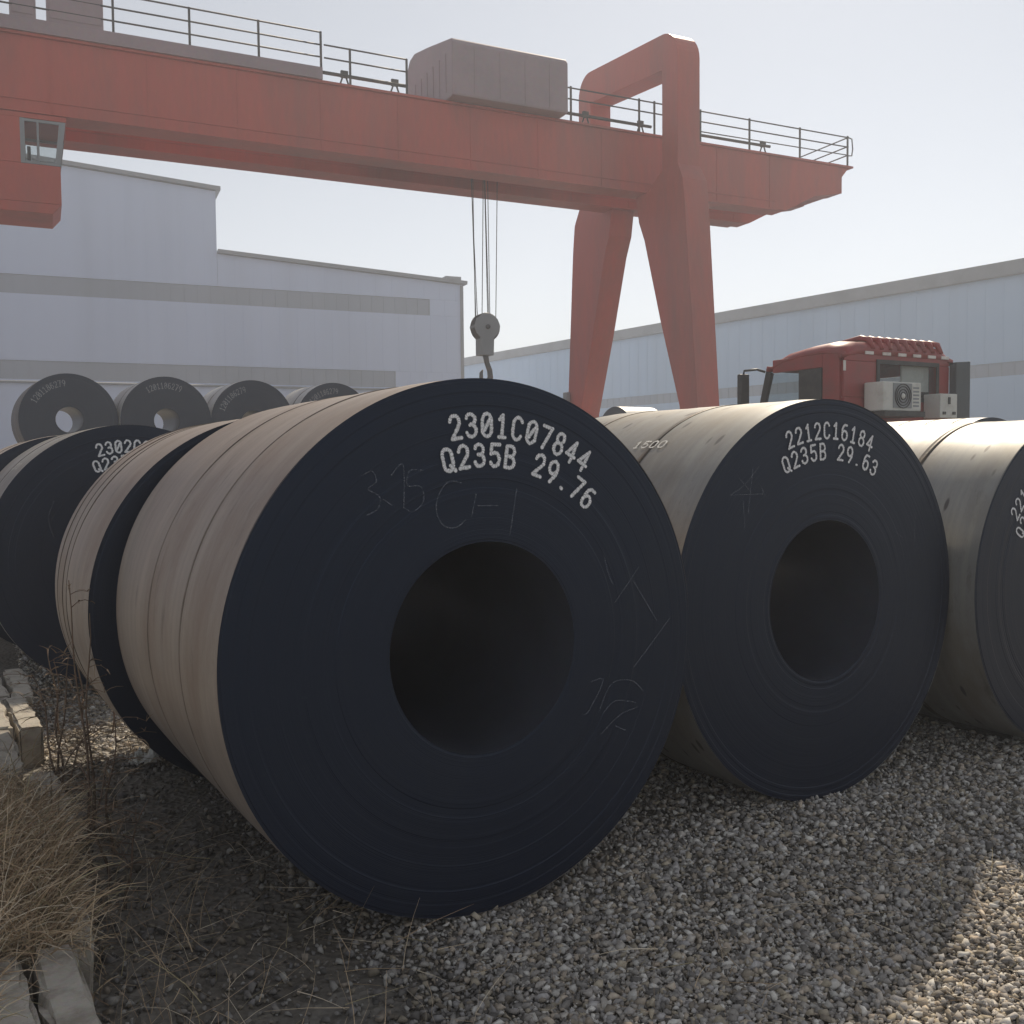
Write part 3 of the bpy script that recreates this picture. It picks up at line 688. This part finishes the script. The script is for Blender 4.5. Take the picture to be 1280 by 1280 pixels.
# ------------------------------------------------------------------ truck tractor parked behind the coils
TT = math.radians(29.9)
trk = empty('truck_tractor', (4.55, 13.5, 0), TT)       # local x across, local y forward (away from the camera)
tag(trk, 'red truck cab seen from behind with an air conditioner on its back wall', 'truck')
W = 2.35; tr = M['truck_red']
def wall_with_hole(mb, a0, a1, z0, z1, hole, t0, t1, axis):
    h0, h1, k0, k1 = hole
    for q in ((a0, a1, z0, k0), (a0, a1, k1, z1), (a0, h0, k0, k1), (h1, a1, k0, k1)):
        if q[1]-q[0] > 1e-4 and q[3]-q[2] > 1e-4:
            if axis == 'x': mb.box(q[0], q[1], t0, t1, q[2], q[3])
            else: mb.box(t0, t1, q[0], q[1], q[2], q[3])
def truck():
    body = MB()
    wall_with_hole(body, .05, W-.05, 1.15, 3.12, (.74, 2.01, 2.50, 3.0), 0, .06, 'x')             # back wall
    for x in (0, W-.06):                                                                         # side walls with door window
        y0 = .05
        for ya, yb, za, zb in ((y0, 1.62, 1.15, 2.35), (y0, .34, 2.35, 3.12), (.34, 1.30, 2.93, 3.12)):
            body.box(x, x+.06, ya, yb, za, zb)
    body.prism([(1.60, 1.15), (1.75, 1.15), (1.78, 2.2), (1.60, 2.28)], .02, W-.02, 'x')
    b = body.build('cab_body', tr, trk, .012)
    # roof: lofted dome
    nx, rows = 15, [(-.015, 3.10), (.0, 3.17), (.05, 3.24), (.35, 3.285), (.75, 3.265), (1.1, 3.22), (1.30, 3.15), (1.40, 3.04), (1.42, 2.97)]
    vs, fs = [], []
    for y, z in rows:
        for i in range(nx):
            t = i/(nx-1)*2-1; e = abs(t)
            vs.append((W/2+t*(W/2+.015), y, z - (.13*max(0, (e-.72)/.28)**2 if z > 3.1 else 0) + .05*(1-t*t)*(1 if z > 3.12 else 0)))
    for j in range(len(rows)-1):
        for i in range(nx-1): fs.append((j*nx+i, j*nx+i+1, (j+1)*nx+i+1, (j+1)*nx+i))
    mb = MB(); mb.add(vs, fs, True)
    r = mb.build('roof', tr, trk); md = r.modifiers.new('thick', 'SOLIDIFY'); md.thickness = .05; md.offset = -1
    for k in range(9):                                                                           # ribs pressed into the rear roof edge
        x = .62+k*.185
        MB().tube([(x, -.005, 3.18), (x, .06, 3.315), (x, .2, 3.355), (x, .62, 3.33)], [.035, .045, .045, .02], 8).build('roof_rib', tr, r)
    for x in (.53, .89, 1.22, 1.54, 1.87, 2.17):
        MB().box(x-.085, x+.085, -.03, -.016, 3.10, 3.145).build('marker_light', M['amber'], trk, .004)
    MB().box(.03, .075, -.012, -.002, 2.86, 3.0).build('marker_light', M['amber'], trk)
    MB().box(.03, .075, -.012, -.002, 2.3, 2.4).build('marker_light', M['amber'], trk)
    # rear window
    f = MB(); wall_with_hole(f, .70, 2.05, 2.46, 3.04, (.76, 1.99, 2.52, 2.98), -.018, -.002, 'x')
    f.build('rear_window_frame', M['black_plastic'], trk)
    MB().box(.74, 2.01, .02, .03, 2.50, 3.0).build('rear_window', M['pane'], trk)
    MB().box(1.35, 1.95, .09, .11, 2.62, 2.99).build('curtain', M['white_paint'], trk)
    # side quarter panel and windows
    for x in (-.012, W-.058):
        MB().box(x, x+.07, .345, .77, 2.355, 2.925).build('quarter_panel', M['black_plastic'], trk)
    for x in (.025, W-.035):
        MB().prism([(.77, 2.36), (1.50, 2.36), (1.38, 2.92), (.77, 2.92)], x, x+.008, 'x').build('side_window', M['pane'], trk)
    for x in (0, W-.06):
        MB().prism([(1.50, 2.36), (1.60, 2.36), (1.43, 2.98), (1.33, 2.925)], x, x+.06, 'x').build('windscreen_pillar', M['black_plastic'], trk)
    MB().prism([(1.60, 2.30), (1.615, 2.30), (1.435, 2.97), (1.42, 2.97)], .065, W-.065, 'x').build('windscreen', M['pane'], trk)
    # mirrors on arms
    for sg, x0 in ((-1, 0), (1, W)):
        m = MB(); m.box(x0+sg*.28-.09, x0+sg*.28+.09, 1.58, 1.66, 2.42, 2.93)
        mo = m.build('mirror', M['black_plastic'], trk, .02)
        MB().tube([(x0, 1.45, 2.96), (x0+sg*.1, 1.52, 3.0), (x0+sg*.28, 1.6, 2.98), (x0+sg*.28, 1.62, 2.9)], .018, 8).build('mirror_arm', M['black_plastic'], mo)
    # side wind deflector on the off side
    MB().prism([(W-.05, -.12), (W+.05, -.26), (W+.08, -.26), (W+.03, 0), (W-.05, 0)], 1.3, 3.06, 'z').build('side_deflector', M['dark_glass'], trk, .01)
    # air conditioner outdoor unit on a bracket
    ac = MB().box(.42, 1.20, -.36, -.03, 2.30, 2.70).build('air_conditioner', M['white_paint'], trk, .015)
    gr = MB(); cx, cz = .80, 2.505
    gr.box(.61, .99, -.372, -.3605, 2.34, 2.68); gr.build('fan_recess', M['trim_grey'], ac)
    for rr in (.05, .09, .13, .165):
        g = MB(); g.lathe_y([(rr-.005, -.384), (rr+.005, -.384), (rr+.005, -.374), (rr-.005, -.374)], cx, cz, 24, True, True); g.build('fan_grille', M['black_plastic'], ac)
    h = MB(); h.lathe_y([(0, -.39), (.035, -.388), (.04, -.374)], cx, cz, 16); h.build('fan_hub', M['white_paint'], ac)
    for k in range(6): MB().box(1.03, 1.15, -.364, -.3605, 2.36+.05*k, 2.385+.05*k).build('louvre', M['trim_grey'], ac)
    MB().box(.4, 1.24, -.40, -.01, 2.22, 2.296).build('bracket', M['black_plastic'], trk)
    cb = MB().box(1.70, 2.08, -.30, -.02, 2.22, 2.57).build('control_box', M['white_paint'], trk, .012)
    MB().box(1.87, 1.91, -.315, -.302, 2.42, 2.52).build('latch', M['black_plastic'], cb)
    for x in (1.78, 2.0): MB().box(x-.03, x+.03, -.315, -.302, 2.27, 2.31).build('hinge', M['black_plastic'], cb)
    # chassis and wheels
    MB().box(.75, .87, -3.6, 1.4, .85, 1.1).build('chassis_rail', M['black_plastic'], trk); MB().box(1.48, 1.6, -3.6, 1.4, .85, 1.1).build('chassis_rail', M['black_plastic'], trk)
    MB().box(.2, 2.15, .1, 1.6, .9, 1.145).build('cab_floor', M['black_plastic'], trk)
    for y, xs in ((.9, (.03, 2.04)), (-1.6, (.0, 1.75)), (-2.9, (.0, 1.75))):
        for x in xs:
            wd = .28 if y > 0 else .6
            t = MB(); prof = [(.28, 0), (.5, .02), (.52, .06), (.52, wd-.06), (.5, wd-.02), (.28, wd)]
            seg = 32; vs = []
            for r_, xx in prof:
                for k in range(seg): a = 2*PI*k/seg; vs.append((x+xx, y+r_*math.sin(a), .52+r_*math.cos(a)))
            fs = [(i*seg+k, i*seg+(k+1) % seg, (i+1)*seg+(k+1) % seg, (i+1)*seg+k) for i in range(len(prof)-1) for k in range(seg)]
            t.add(vs, fs, True); wh = t.build('tyre', M['rubber'], trk)
            rm = MB(); vs = []
            for r_, xx in [(.28, .0), (.26, .05), (.12, .09), (0, .09), (0, wd-.09), (.12, wd-.09), (.26, wd-.05), (.28, wd)]:
                for k in range(seg): a = 2*PI*k/seg; vs.append((x+xx, y+r_*math.sin(a), .52+r_*math.cos(a)))
            fs = [(i*seg+k, i*seg+(k+1) % seg, (i+1)*seg+(k+1) % seg, (i+1)*seg+k) for i in range(7) for k in range(seg)]
            rm.add(vs, fs, True); rm.build('rim', M['dark_metal'], wh)
truck()
coil('pale coil lying behind the coil with the broad strap', Vector((4.72, 9.6, -.005)), 1.02, 1.3, 'wrap_white', ROW, rings=10, seg=96, seed=90, straps=((.2, .03), (.5, .03), (.8, .03)))

# ------------------------------------------------------------------ kerb stones left of the coils
def kerb_mesh(L, Wd, H, seed):
    rg = random.Random(seed)
    bm = bmesh.new(); bmesh.ops.create_cube(bm, size=1.0)
    for v in bm.verts: v.co = Vector((v.co.x*Wd, v.co.y*L, (v.co.z+.5)*H))
    bmesh.ops.bevel(bm, geom=list(bm.edges), offset=.014, segments=2, affect='EDGES')
    long_e = [e for e in bm.edges if abs(e.verts[0].co.y-e.verts[1].co.y) > L*.5]
    bmesh.ops.subdivide_edges(bm, edges=long_e, cuts=9, use_grid_fill=True)
    for v in bm.verts:
        v.co += Vector((rg.gauss(0, .0055), rg.gauss(0, .006), rg.gauss(0, .0045)))
        if rg.random() < .07: v.co.z -= rg.uniform(.005, .018)
    me = bpy.data.meshes.new('kerb_stone'); bm.to_mesh(me); bm.free(); me.materials.append(M['concrete'])
    return me
def kerb_u(n): return -1.365 + .06*n
KG = 'concrete kerb stones in a double line beside the coils'
kerbs = [(-.36, .80, 0, 0), (-.36, .80, 1, 0), (.50, .8, 0, .05), (.50, .8, 1, -.04), (1.52, .62, 0, .16), (3.22, .84, 0, 0), (3.22, .84, 1, 0), (4.1, .86, 0, .02), (4.1, .86, 1, .0), (2.36, .7, 1, .1)]
klab = ['broken concrete kerb stone at the foot of the dry grass clump, on the gravel side', 'broken concrete kerb stone at the foot of the dry grass clump, on the grass side',
        'concrete kerb stone buried under the dry grass clump, on the gravel side', 'concrete kerb stone buried under the dry grass clump, on the grass side',
        'tilted grey kerb stone poking out behind the dry grass clump', 'square-ended kerb stone beside the sunlit gravel, on the gravel side', 'square-ended kerb stone beside the sunlit gravel, on the grass side',
        'kerb stone next to the coil stencilled 2302C, on the gravel side', 'kerb stone next to the coil stencilled 2302C, on the grass side', 'leaning kerb stone in the shade short of the sunlit gravel']
for i, (n, L, row, tilt) in enumerate(kerbs):
    Wd = .118; H = .34
    o = bpy.data.objects.new('kerb_stone', kerb_mesh(L, Wd, H, 200+i))
    o.location = un(kerb_u(n)-Wd/2-row*(Wd+.022), n, -.10+.012*math.sin(i*2.3)); o.rotation_euler = (tilt*.5, tilt, TH+.015*math.sin(i*1.7))
    link(o); tag(o, klab[i], 'kerb stone', KG)

# ------------------------------------------------------------------ gravel
def rock_variants(n=14):
    out = []
    rg = random.Random(5)
    while len(out) < n:
        bm = bmesh.new()
        for _ in range(9):
            d = Vector((rg.gauss(0, 1), rg.gauss(0, 1), rg.gauss(0, 1))).normalized()
            bm.verts.new((d.x*rg.uniform(.42, .58), d.y*rg.uniform(.33, .46), d.z*rg.uniform(.22, .36)))
        r = bmesh.ops.convex_hull(bm, input=bm.verts)
        bmesh.ops.delete(bm, geom=[v for v in bm.verts if not v.link_faces], context='VERTS')
        bmesh.ops.triangulate(bm, faces=bm.faces); bm.verts.index_update()
        v = np.array([x.co[:] for x in bm.verts]); f = np.array([[w.index for w in x.verts] for x in bm.faces]); bm.free()
        if len(v) >= 7: out.append((v, f))
    return out
def gravel():
    rs = np.random.RandomState(11); var = rock_variants()
    V, FC, CL = [], [], []; base = 0
    # candidate points over the ground in front of and between the coils
    y = 1.9+np.sqrt(rs.rand(150000))*0; n = 190000
    yy = 2.2 + 7.3*rs.rand(n)**1.55; xx = (rs.rand(n)*2-1)*(.62*yy+.15)
    uu = (xx-C1.x)*U.x+(yy-C1.y)*U.y; nn = (xx-C1.x)*N.x+(yy-C1.y)*N.y
    keep = uu > (-1.36+.06*nn)
    # bare soil with few stones in the strip left of and under the large coil
    soil = np.clip((-.1-uu)/.5, 0, 1)*np.clip((nn+1.0)/.6, 0, 1)*np.clip((2.9-nn)/.5, 0, 1)
    pat = .5+.5*np.sin(xx*2.9+1.3*np.sin(yy*2.1))*np.sin(yy*3.3+1.7*np.sin(xx*1.9))
    keep &= rs.rand(n) > np.maximum(soil*.88, .15*(pat > .85))
    for k in range(3):                                                    # none hidden under the coils
        cu, cn, cw, R_ = ((0, 0, 1.68, .972), (1.967, .133, 1.56, .964), (3.87, 0, 1.56, .93))[k]
        keep &= ~((np.abs(uu-cu) < .2) & (nn > cn+.25) & (nn < cn+cw))
    xx, yy, soil = xx[keep], yy[keep], soil[keep]
    pal = 1.2*np.array([(.12, .11, .10), (.17, .145, .115), (.30, .275, .245), (.36, .34, .31), (.24, .22, .20), (.32, .27, .215), (.20, .185, .17), (.42, .40, .365), (.26, .245, .235), (.29, .25, .19)])
    m = len(xx); size = np.clip(rs.lognormal(math.log(.0222), .42, m), .009, .055)*(1+.03*np.clip(yy-3, 0, 6))
    for i in range(len(var)):
        idx = np.where(np.arange(m) % len(var) == i)[0]; v, f = var[i]; k = len(idx)
        a = rs.rand(k)*2*np.pi; tx = rs.normal(0, .45, k); ty = rs.normal(0, .45, k); s = size[idx]
        p = v[None]*s[:, None, None]
        cx_, sx_ = np.cos(tx)[:, None], np.sin(tx)[:, None]; p = np.stack([p[..., 0], p[..., 1]*cx_-p[..., 2]*sx_, p[..., 1]*sx_+p[..., 2]*cx_], -1)
        cy_, sy_ = np.cos(ty)[:, None], np.sin(ty)[:, None]; p = np.stack([p[..., 0]*cy_+p[..., 2]*sy_, p[..., 1], -p[..., 0]*sy_+p[..., 2]*cy_], -1)
        ca, sa = np.cos(a)[:, None], np.sin(a)[:, None]; p = np.stack([p[..., 0]*ca-p[..., 1]*sa, p[..., 0]*sa+p[..., 1]*ca, p[..., 2]], -1)
        h = np.array([hgt(x_, y_) for x_, y_ in zip(xx[idx], yy[idx])])
        p += np.stack([xx[idx], yy[idx], h+s*.16+rs.rand(k)*.008], -1)[:, None]
        V.append(p.reshape(-1, 3)); FC.append((f[None]+(base+np.arange(k)*len(v))[:, None, None]).reshape(-1, 3)); base += k*len(v)
        c = pal[rs.randint(0, len(pal), k)]*rs.uniform(1.05, 1.7, (k, 1))*(1-.5*soil[idx])[:, None]
        CL.append(np.repeat(c, len(v), 0))
    V, FC, CL = np.concatenate(V), np.concatenate(FC), np.concatenate(CL)
    me = bpy.data.meshes.new('gravel'); me.vertices.add(len(V)); me.vertices.foreach_set('co', V.ravel())
    me.loops.add(FC.size); me.loops.foreach_set('vertex_index', FC.ravel().astype(np.int32))
    me.polygons.add(len(FC)); me.polygons.foreach_set('loop_start', np.arange(0, FC.size, 3, dtype=np.int32))
    me.update(calc_edges=True); me.validate()
    at = me.attributes.new('col', 'FLOAT_COLOR', 'POINT'); at.data.foreach_set('color', np.concatenate([CL, np.ones((len(CL), 1))], 1).ravel())
    me.materials.append(M['stones'])
    o = bpy.data.objects.new('gravel', me); link(o)
    tag(o, 'loose angular grey and tan gravel spread round the coils', 'gravel', kind='stuff')
gravel()

# ------------------------------------------------------------------ dry grass, straws, weeds
def blades(name, items, mat):
    """items: (points, width, colour) ribbons in one mesh"""
    vs, fs, cl = [], [], []
    for pts, wd, c in items:
        b = len(vs); n = len(pts)
        d = Vector(pts[-1])-Vector(pts[0]); sd = d.cross(Vector((rnd.gauss(0, 1), rnd.gauss(0, 1), rnd.gauss(0, 1)))).normalized()
        for i, p in enumerate(pts):
            w = wd*(1-.75*i/(n-1)); p = Vector(p)
            vs += [tuple(p-sd*w), tuple(p+sd*w)]; cl += [(*c, 1)]*2
        fs += [(b+2*i, b+2*i+1, b+2*i+3, b+2*i+2) for i in range(n-1)]
    me = bpy.data.meshes.new(name); me.from_pydata(vs, [], fs)
    at = me.attributes.new('col', 'FLOAT_COLOR', 'POINT'); at.data.foreach_set('color', [x for c in cl for x in c])
    me.materials.append(mat); return bpy.data.objects.new(name, me)
STRAW = [(.54, .41, .27), (.62, .49, .34), (.46, .34, .22), (.68, .58, .44), (.36, .25, .16), (.34, .29, .17)]
def straw_col(): 
    c = rnd.choice(STRAW); k = rnd.uniform(.7, 1.2); return (c[0]*k, c[1]*k, c[2]*k)
def blade(p, L, az, lean, droop, n=5):
    pts = []; p = Vector(p); el = PI/2-lean
    for i in range(n):
        pts.append(tuple(p)); d = Vector((math.cos(az)*math.cos(el), math.sin(az)*math.cos(el), math.sin(el)))
        p = p+d*(L/(n-1)); el -= droop/(n-1); az += rnd.gauss(0, .12)
    return pts
items = []
for i in range(14000):
    n = rnd.gauss(.62, .52); u = kerb_u(n)-.04-abs(rnd.gauss(.0, .42))+rnd.gauss(.0, .05)
    if n < -1.3 or n > 2.6 or u < -3: continue
    if n < .02 and u > kerb_u(n)-.25: continue
    p = un(u, n); z = max(hgt(p.x, p.y), .2 if u < kerb_u(n)+.02 else 0); mound = .16*math.exp(-((n-.8)/.7)**2-((u+1.75)/.4)**2)
    base = (p.x, p.y, z+mound*rnd.random()-.01)
    tall = rnd.random() < .3
    items.append((blade(base, rnd.uniform(.08, .20) if not tall else rnd.uniform(.16, .32), rnd.uniform(0, 2*PI) if rnd.random() < .6 else rnd.gauss(-.5, .6), rnd.uniform(.1, 1.1), rnd.uniform(.5, 1.8)), rnd.uniform(.0013, .0034), straw_col()))
g = blades('dry_grass', items, M['straw']); link(g); tag(g, 'tangled clump of dry straw-coloured grass spilling over the kerb', 'grass', kind='stuff')
items = []
for i in range(950):
    r_ = rnd.random()
    if r_ < .3: u, n = rnd.uniform(-1.35, -.25), rnd.uniform(-1.0, 1.4)
    elif r_ < .62: u, n = rnd.uniform(-1.35, -.95), rnd.uniform(-.3, 2.4)
    elif r_ < .85: u, n = rnd.uniform(-1.2, -.5), rnd.uniform(2.6, 4.4)
    else: u, n = rnd.uniform(-.2, 1.8), rnd.uniform(-1.6, -.5)
    p = un(u, n); fl = rnd.random() < (.5 if u < -.95 and n < 2.5 else .92)
    items.append((blade((p.x, p.y, hgt(p.x, p.y)+rnd.uniform(.01, .04)), rnd.uniform(.08, .34), rnd.uniform(0, 2*PI), rnd.uniform(1.25, 1.5) if fl else rnd.uniform(.1, .8), rnd.uniform(-.1, .5) if fl else rnd.uniform(.4, 1.2)), rnd.uniform(.0009, .0018), straw_col()))
g = blades('dry_straw', items, M['straw']); link(g); tag(g, 'scattered dry straws lying on the gravel and soil', 'straw', kind='stuff')

def weed(u, n, h, lean_u, lean_n, seed, label):
    rg = random.Random(seed); p = un(u, n); z0 = hgt(p.x, p.y)-.01
    root = empty('dry_weed', (p.x, p.y, z0)); tag(root, label, 'weed', 'tall dry weeds growing between kerb and coils')
    def at(t): return Vector((0, 0, h*t))+U*(lean_u*t*t)+N*(lean_n*t*t)+Vector((.012*math.sin(9*t+seed), .012*math.cos(7*t), 0))
    MB().tube([at(i/9) for i in range(10)], [.0068-.0048*i/9 for i in range(10)], 6).build('stalk', M['weed'], root)
    items = []
    for k in range(rg.randint(8, 14)):
        t = rg.uniform(.35, 1.0); b = at(t); az = rg.uniform(0, 2*PI); L = rg.uniform(.06, .2)
        pts = [b+Vector((math.cos(az)*L*s, math.sin(az)*L*s, L*(.55*s-.5*s*s))) for s in (0, .35, .7, 1)]
        MB().tube(pts, [.0022, .0018, .0014, .0009], 5).build('twig', M['weed'], root)
        for q in range(3):
            e = pts[rg.randint(1, 3)]; items.append((blade(e, rg.uniform(.03, .09), az+rg.gauss(0, .9), rg.uniform(.6, 1.8), rg.uniform(.3, 1.4), 4), rg.uniform(.002, .004), (.24, .17, .11)))
    lv = blades('withered_leaves', items, M['straw']); link(lv, root)
M['weed'] = worn('weed_stalk', (.17, .115, .08), (.09, .065, .045), .9, 0, 30)
wl = [(-1.13, 1.50, 1.16, -.06, .05), (-1.10, 1.62, .98, .02, .14), (-1.20, 1.85, .70, -.1, .1), (-1.08, 1.34, .62, .03, -.08), (-1.16, 2.2, .75, .05, -.1),
      (-1.02, 3.35, .55, -.05, .06), (-.86, 3.55, .62, -.03, .05), (-.74, 3.25, .48, .06, .02), (-1.15, .98, .5, -.08, .1), (-1.1, 2.7, .6, .0, .1), (-1.18, 1.2, .45, .1, .05), (-1.22, 1.7, .5, .12, -.1), (-1.12, .75, .38, .1, .1), (-1.2, 2.0, .4, .15, .0)]
wlab = ['tall leaning dry weed with withered top against the brown side of the large coil', 'thin dry weed in the dark gap between two brown coils', 'short dry weed beside the kerb in the shade', 'bent dry weed at the foot of the large coil',
        'dry weed standing beside the narrow brown coil', 'dry weed at the kerb edge of the sunlit gravel', 'dry weed in the middle of the sunlit gravel', 'dry weed casting its shadow near the narrow coil on sunlit gravel', 'low dry weed at the edge of the grass clump', 'dry weed at the shaded edge of the sunlit gravel', 'knee-high dry weed leaning towards the large coil', 'tangled dry weed behind the tilted kerb stone', 'small dry weed between grass clump and large coil', 'spindly dry weed beside the narrow brown coil near the kerb']
for i, a in enumerate(wl): weed(*a, 300+i, wlab[i])

# a crumpled scrap of plastic in the lee of the large coil
def scrap():
    rg = random.Random(4); p = un(-.78, 2.55); vs, fs = [], []
    for j in range(6):
        for i in range(8): vs.append((p.x+.02*i+rg.gauss(0, .012), p.y+.022*j+rg.gauss(0, .012), hgt(p.x, p.y)+.03+abs(rg.gauss(0, .035))))
    for j in range(5):
        for i in range(7): fs.append((j*8+i, j*8+i+1, j*8+i+9, j*8+i+8))
    mb = MB(); mb.add(vs, fs); o = mb.build('plastic_scrap', M['white_paint'], fix=False)
    md = o.modifiers.new('thick', 'SOLIDIFY'); md.thickness = .002
    tag(o, 'crumpled white plastic scrap on the gravel beside the brown coils', 'litter')
scrap()

# ------------------------------------------------------------------ haze
hz = MB().box(-262, 262, -62, 302, -1.2, 21.0).build('haze', None)
m = bpy.data.materials.new('haze_air'); m.use_nodes = True; nt = m.node_tree; nt.nodes.clear()
o_ = nt.nodes.new('ShaderNodeOutputMaterial'); pv = nt.nodes.new('ShaderNodeVolumePrincipled')
pv.inputs['Color'].default_value = (.88, .92, 1.0, 1); pv.inputs['Density'].default_value = .0042; pv.inputs['Anisotropy'].default_value = .3
nt.links.new(pv.outputs[0], o_.inputs['Volume']); hz.data.materials.append(m)
tag(hz, 'pale dusty haze hanging over the whole yard', 'haze', kind='stuff')
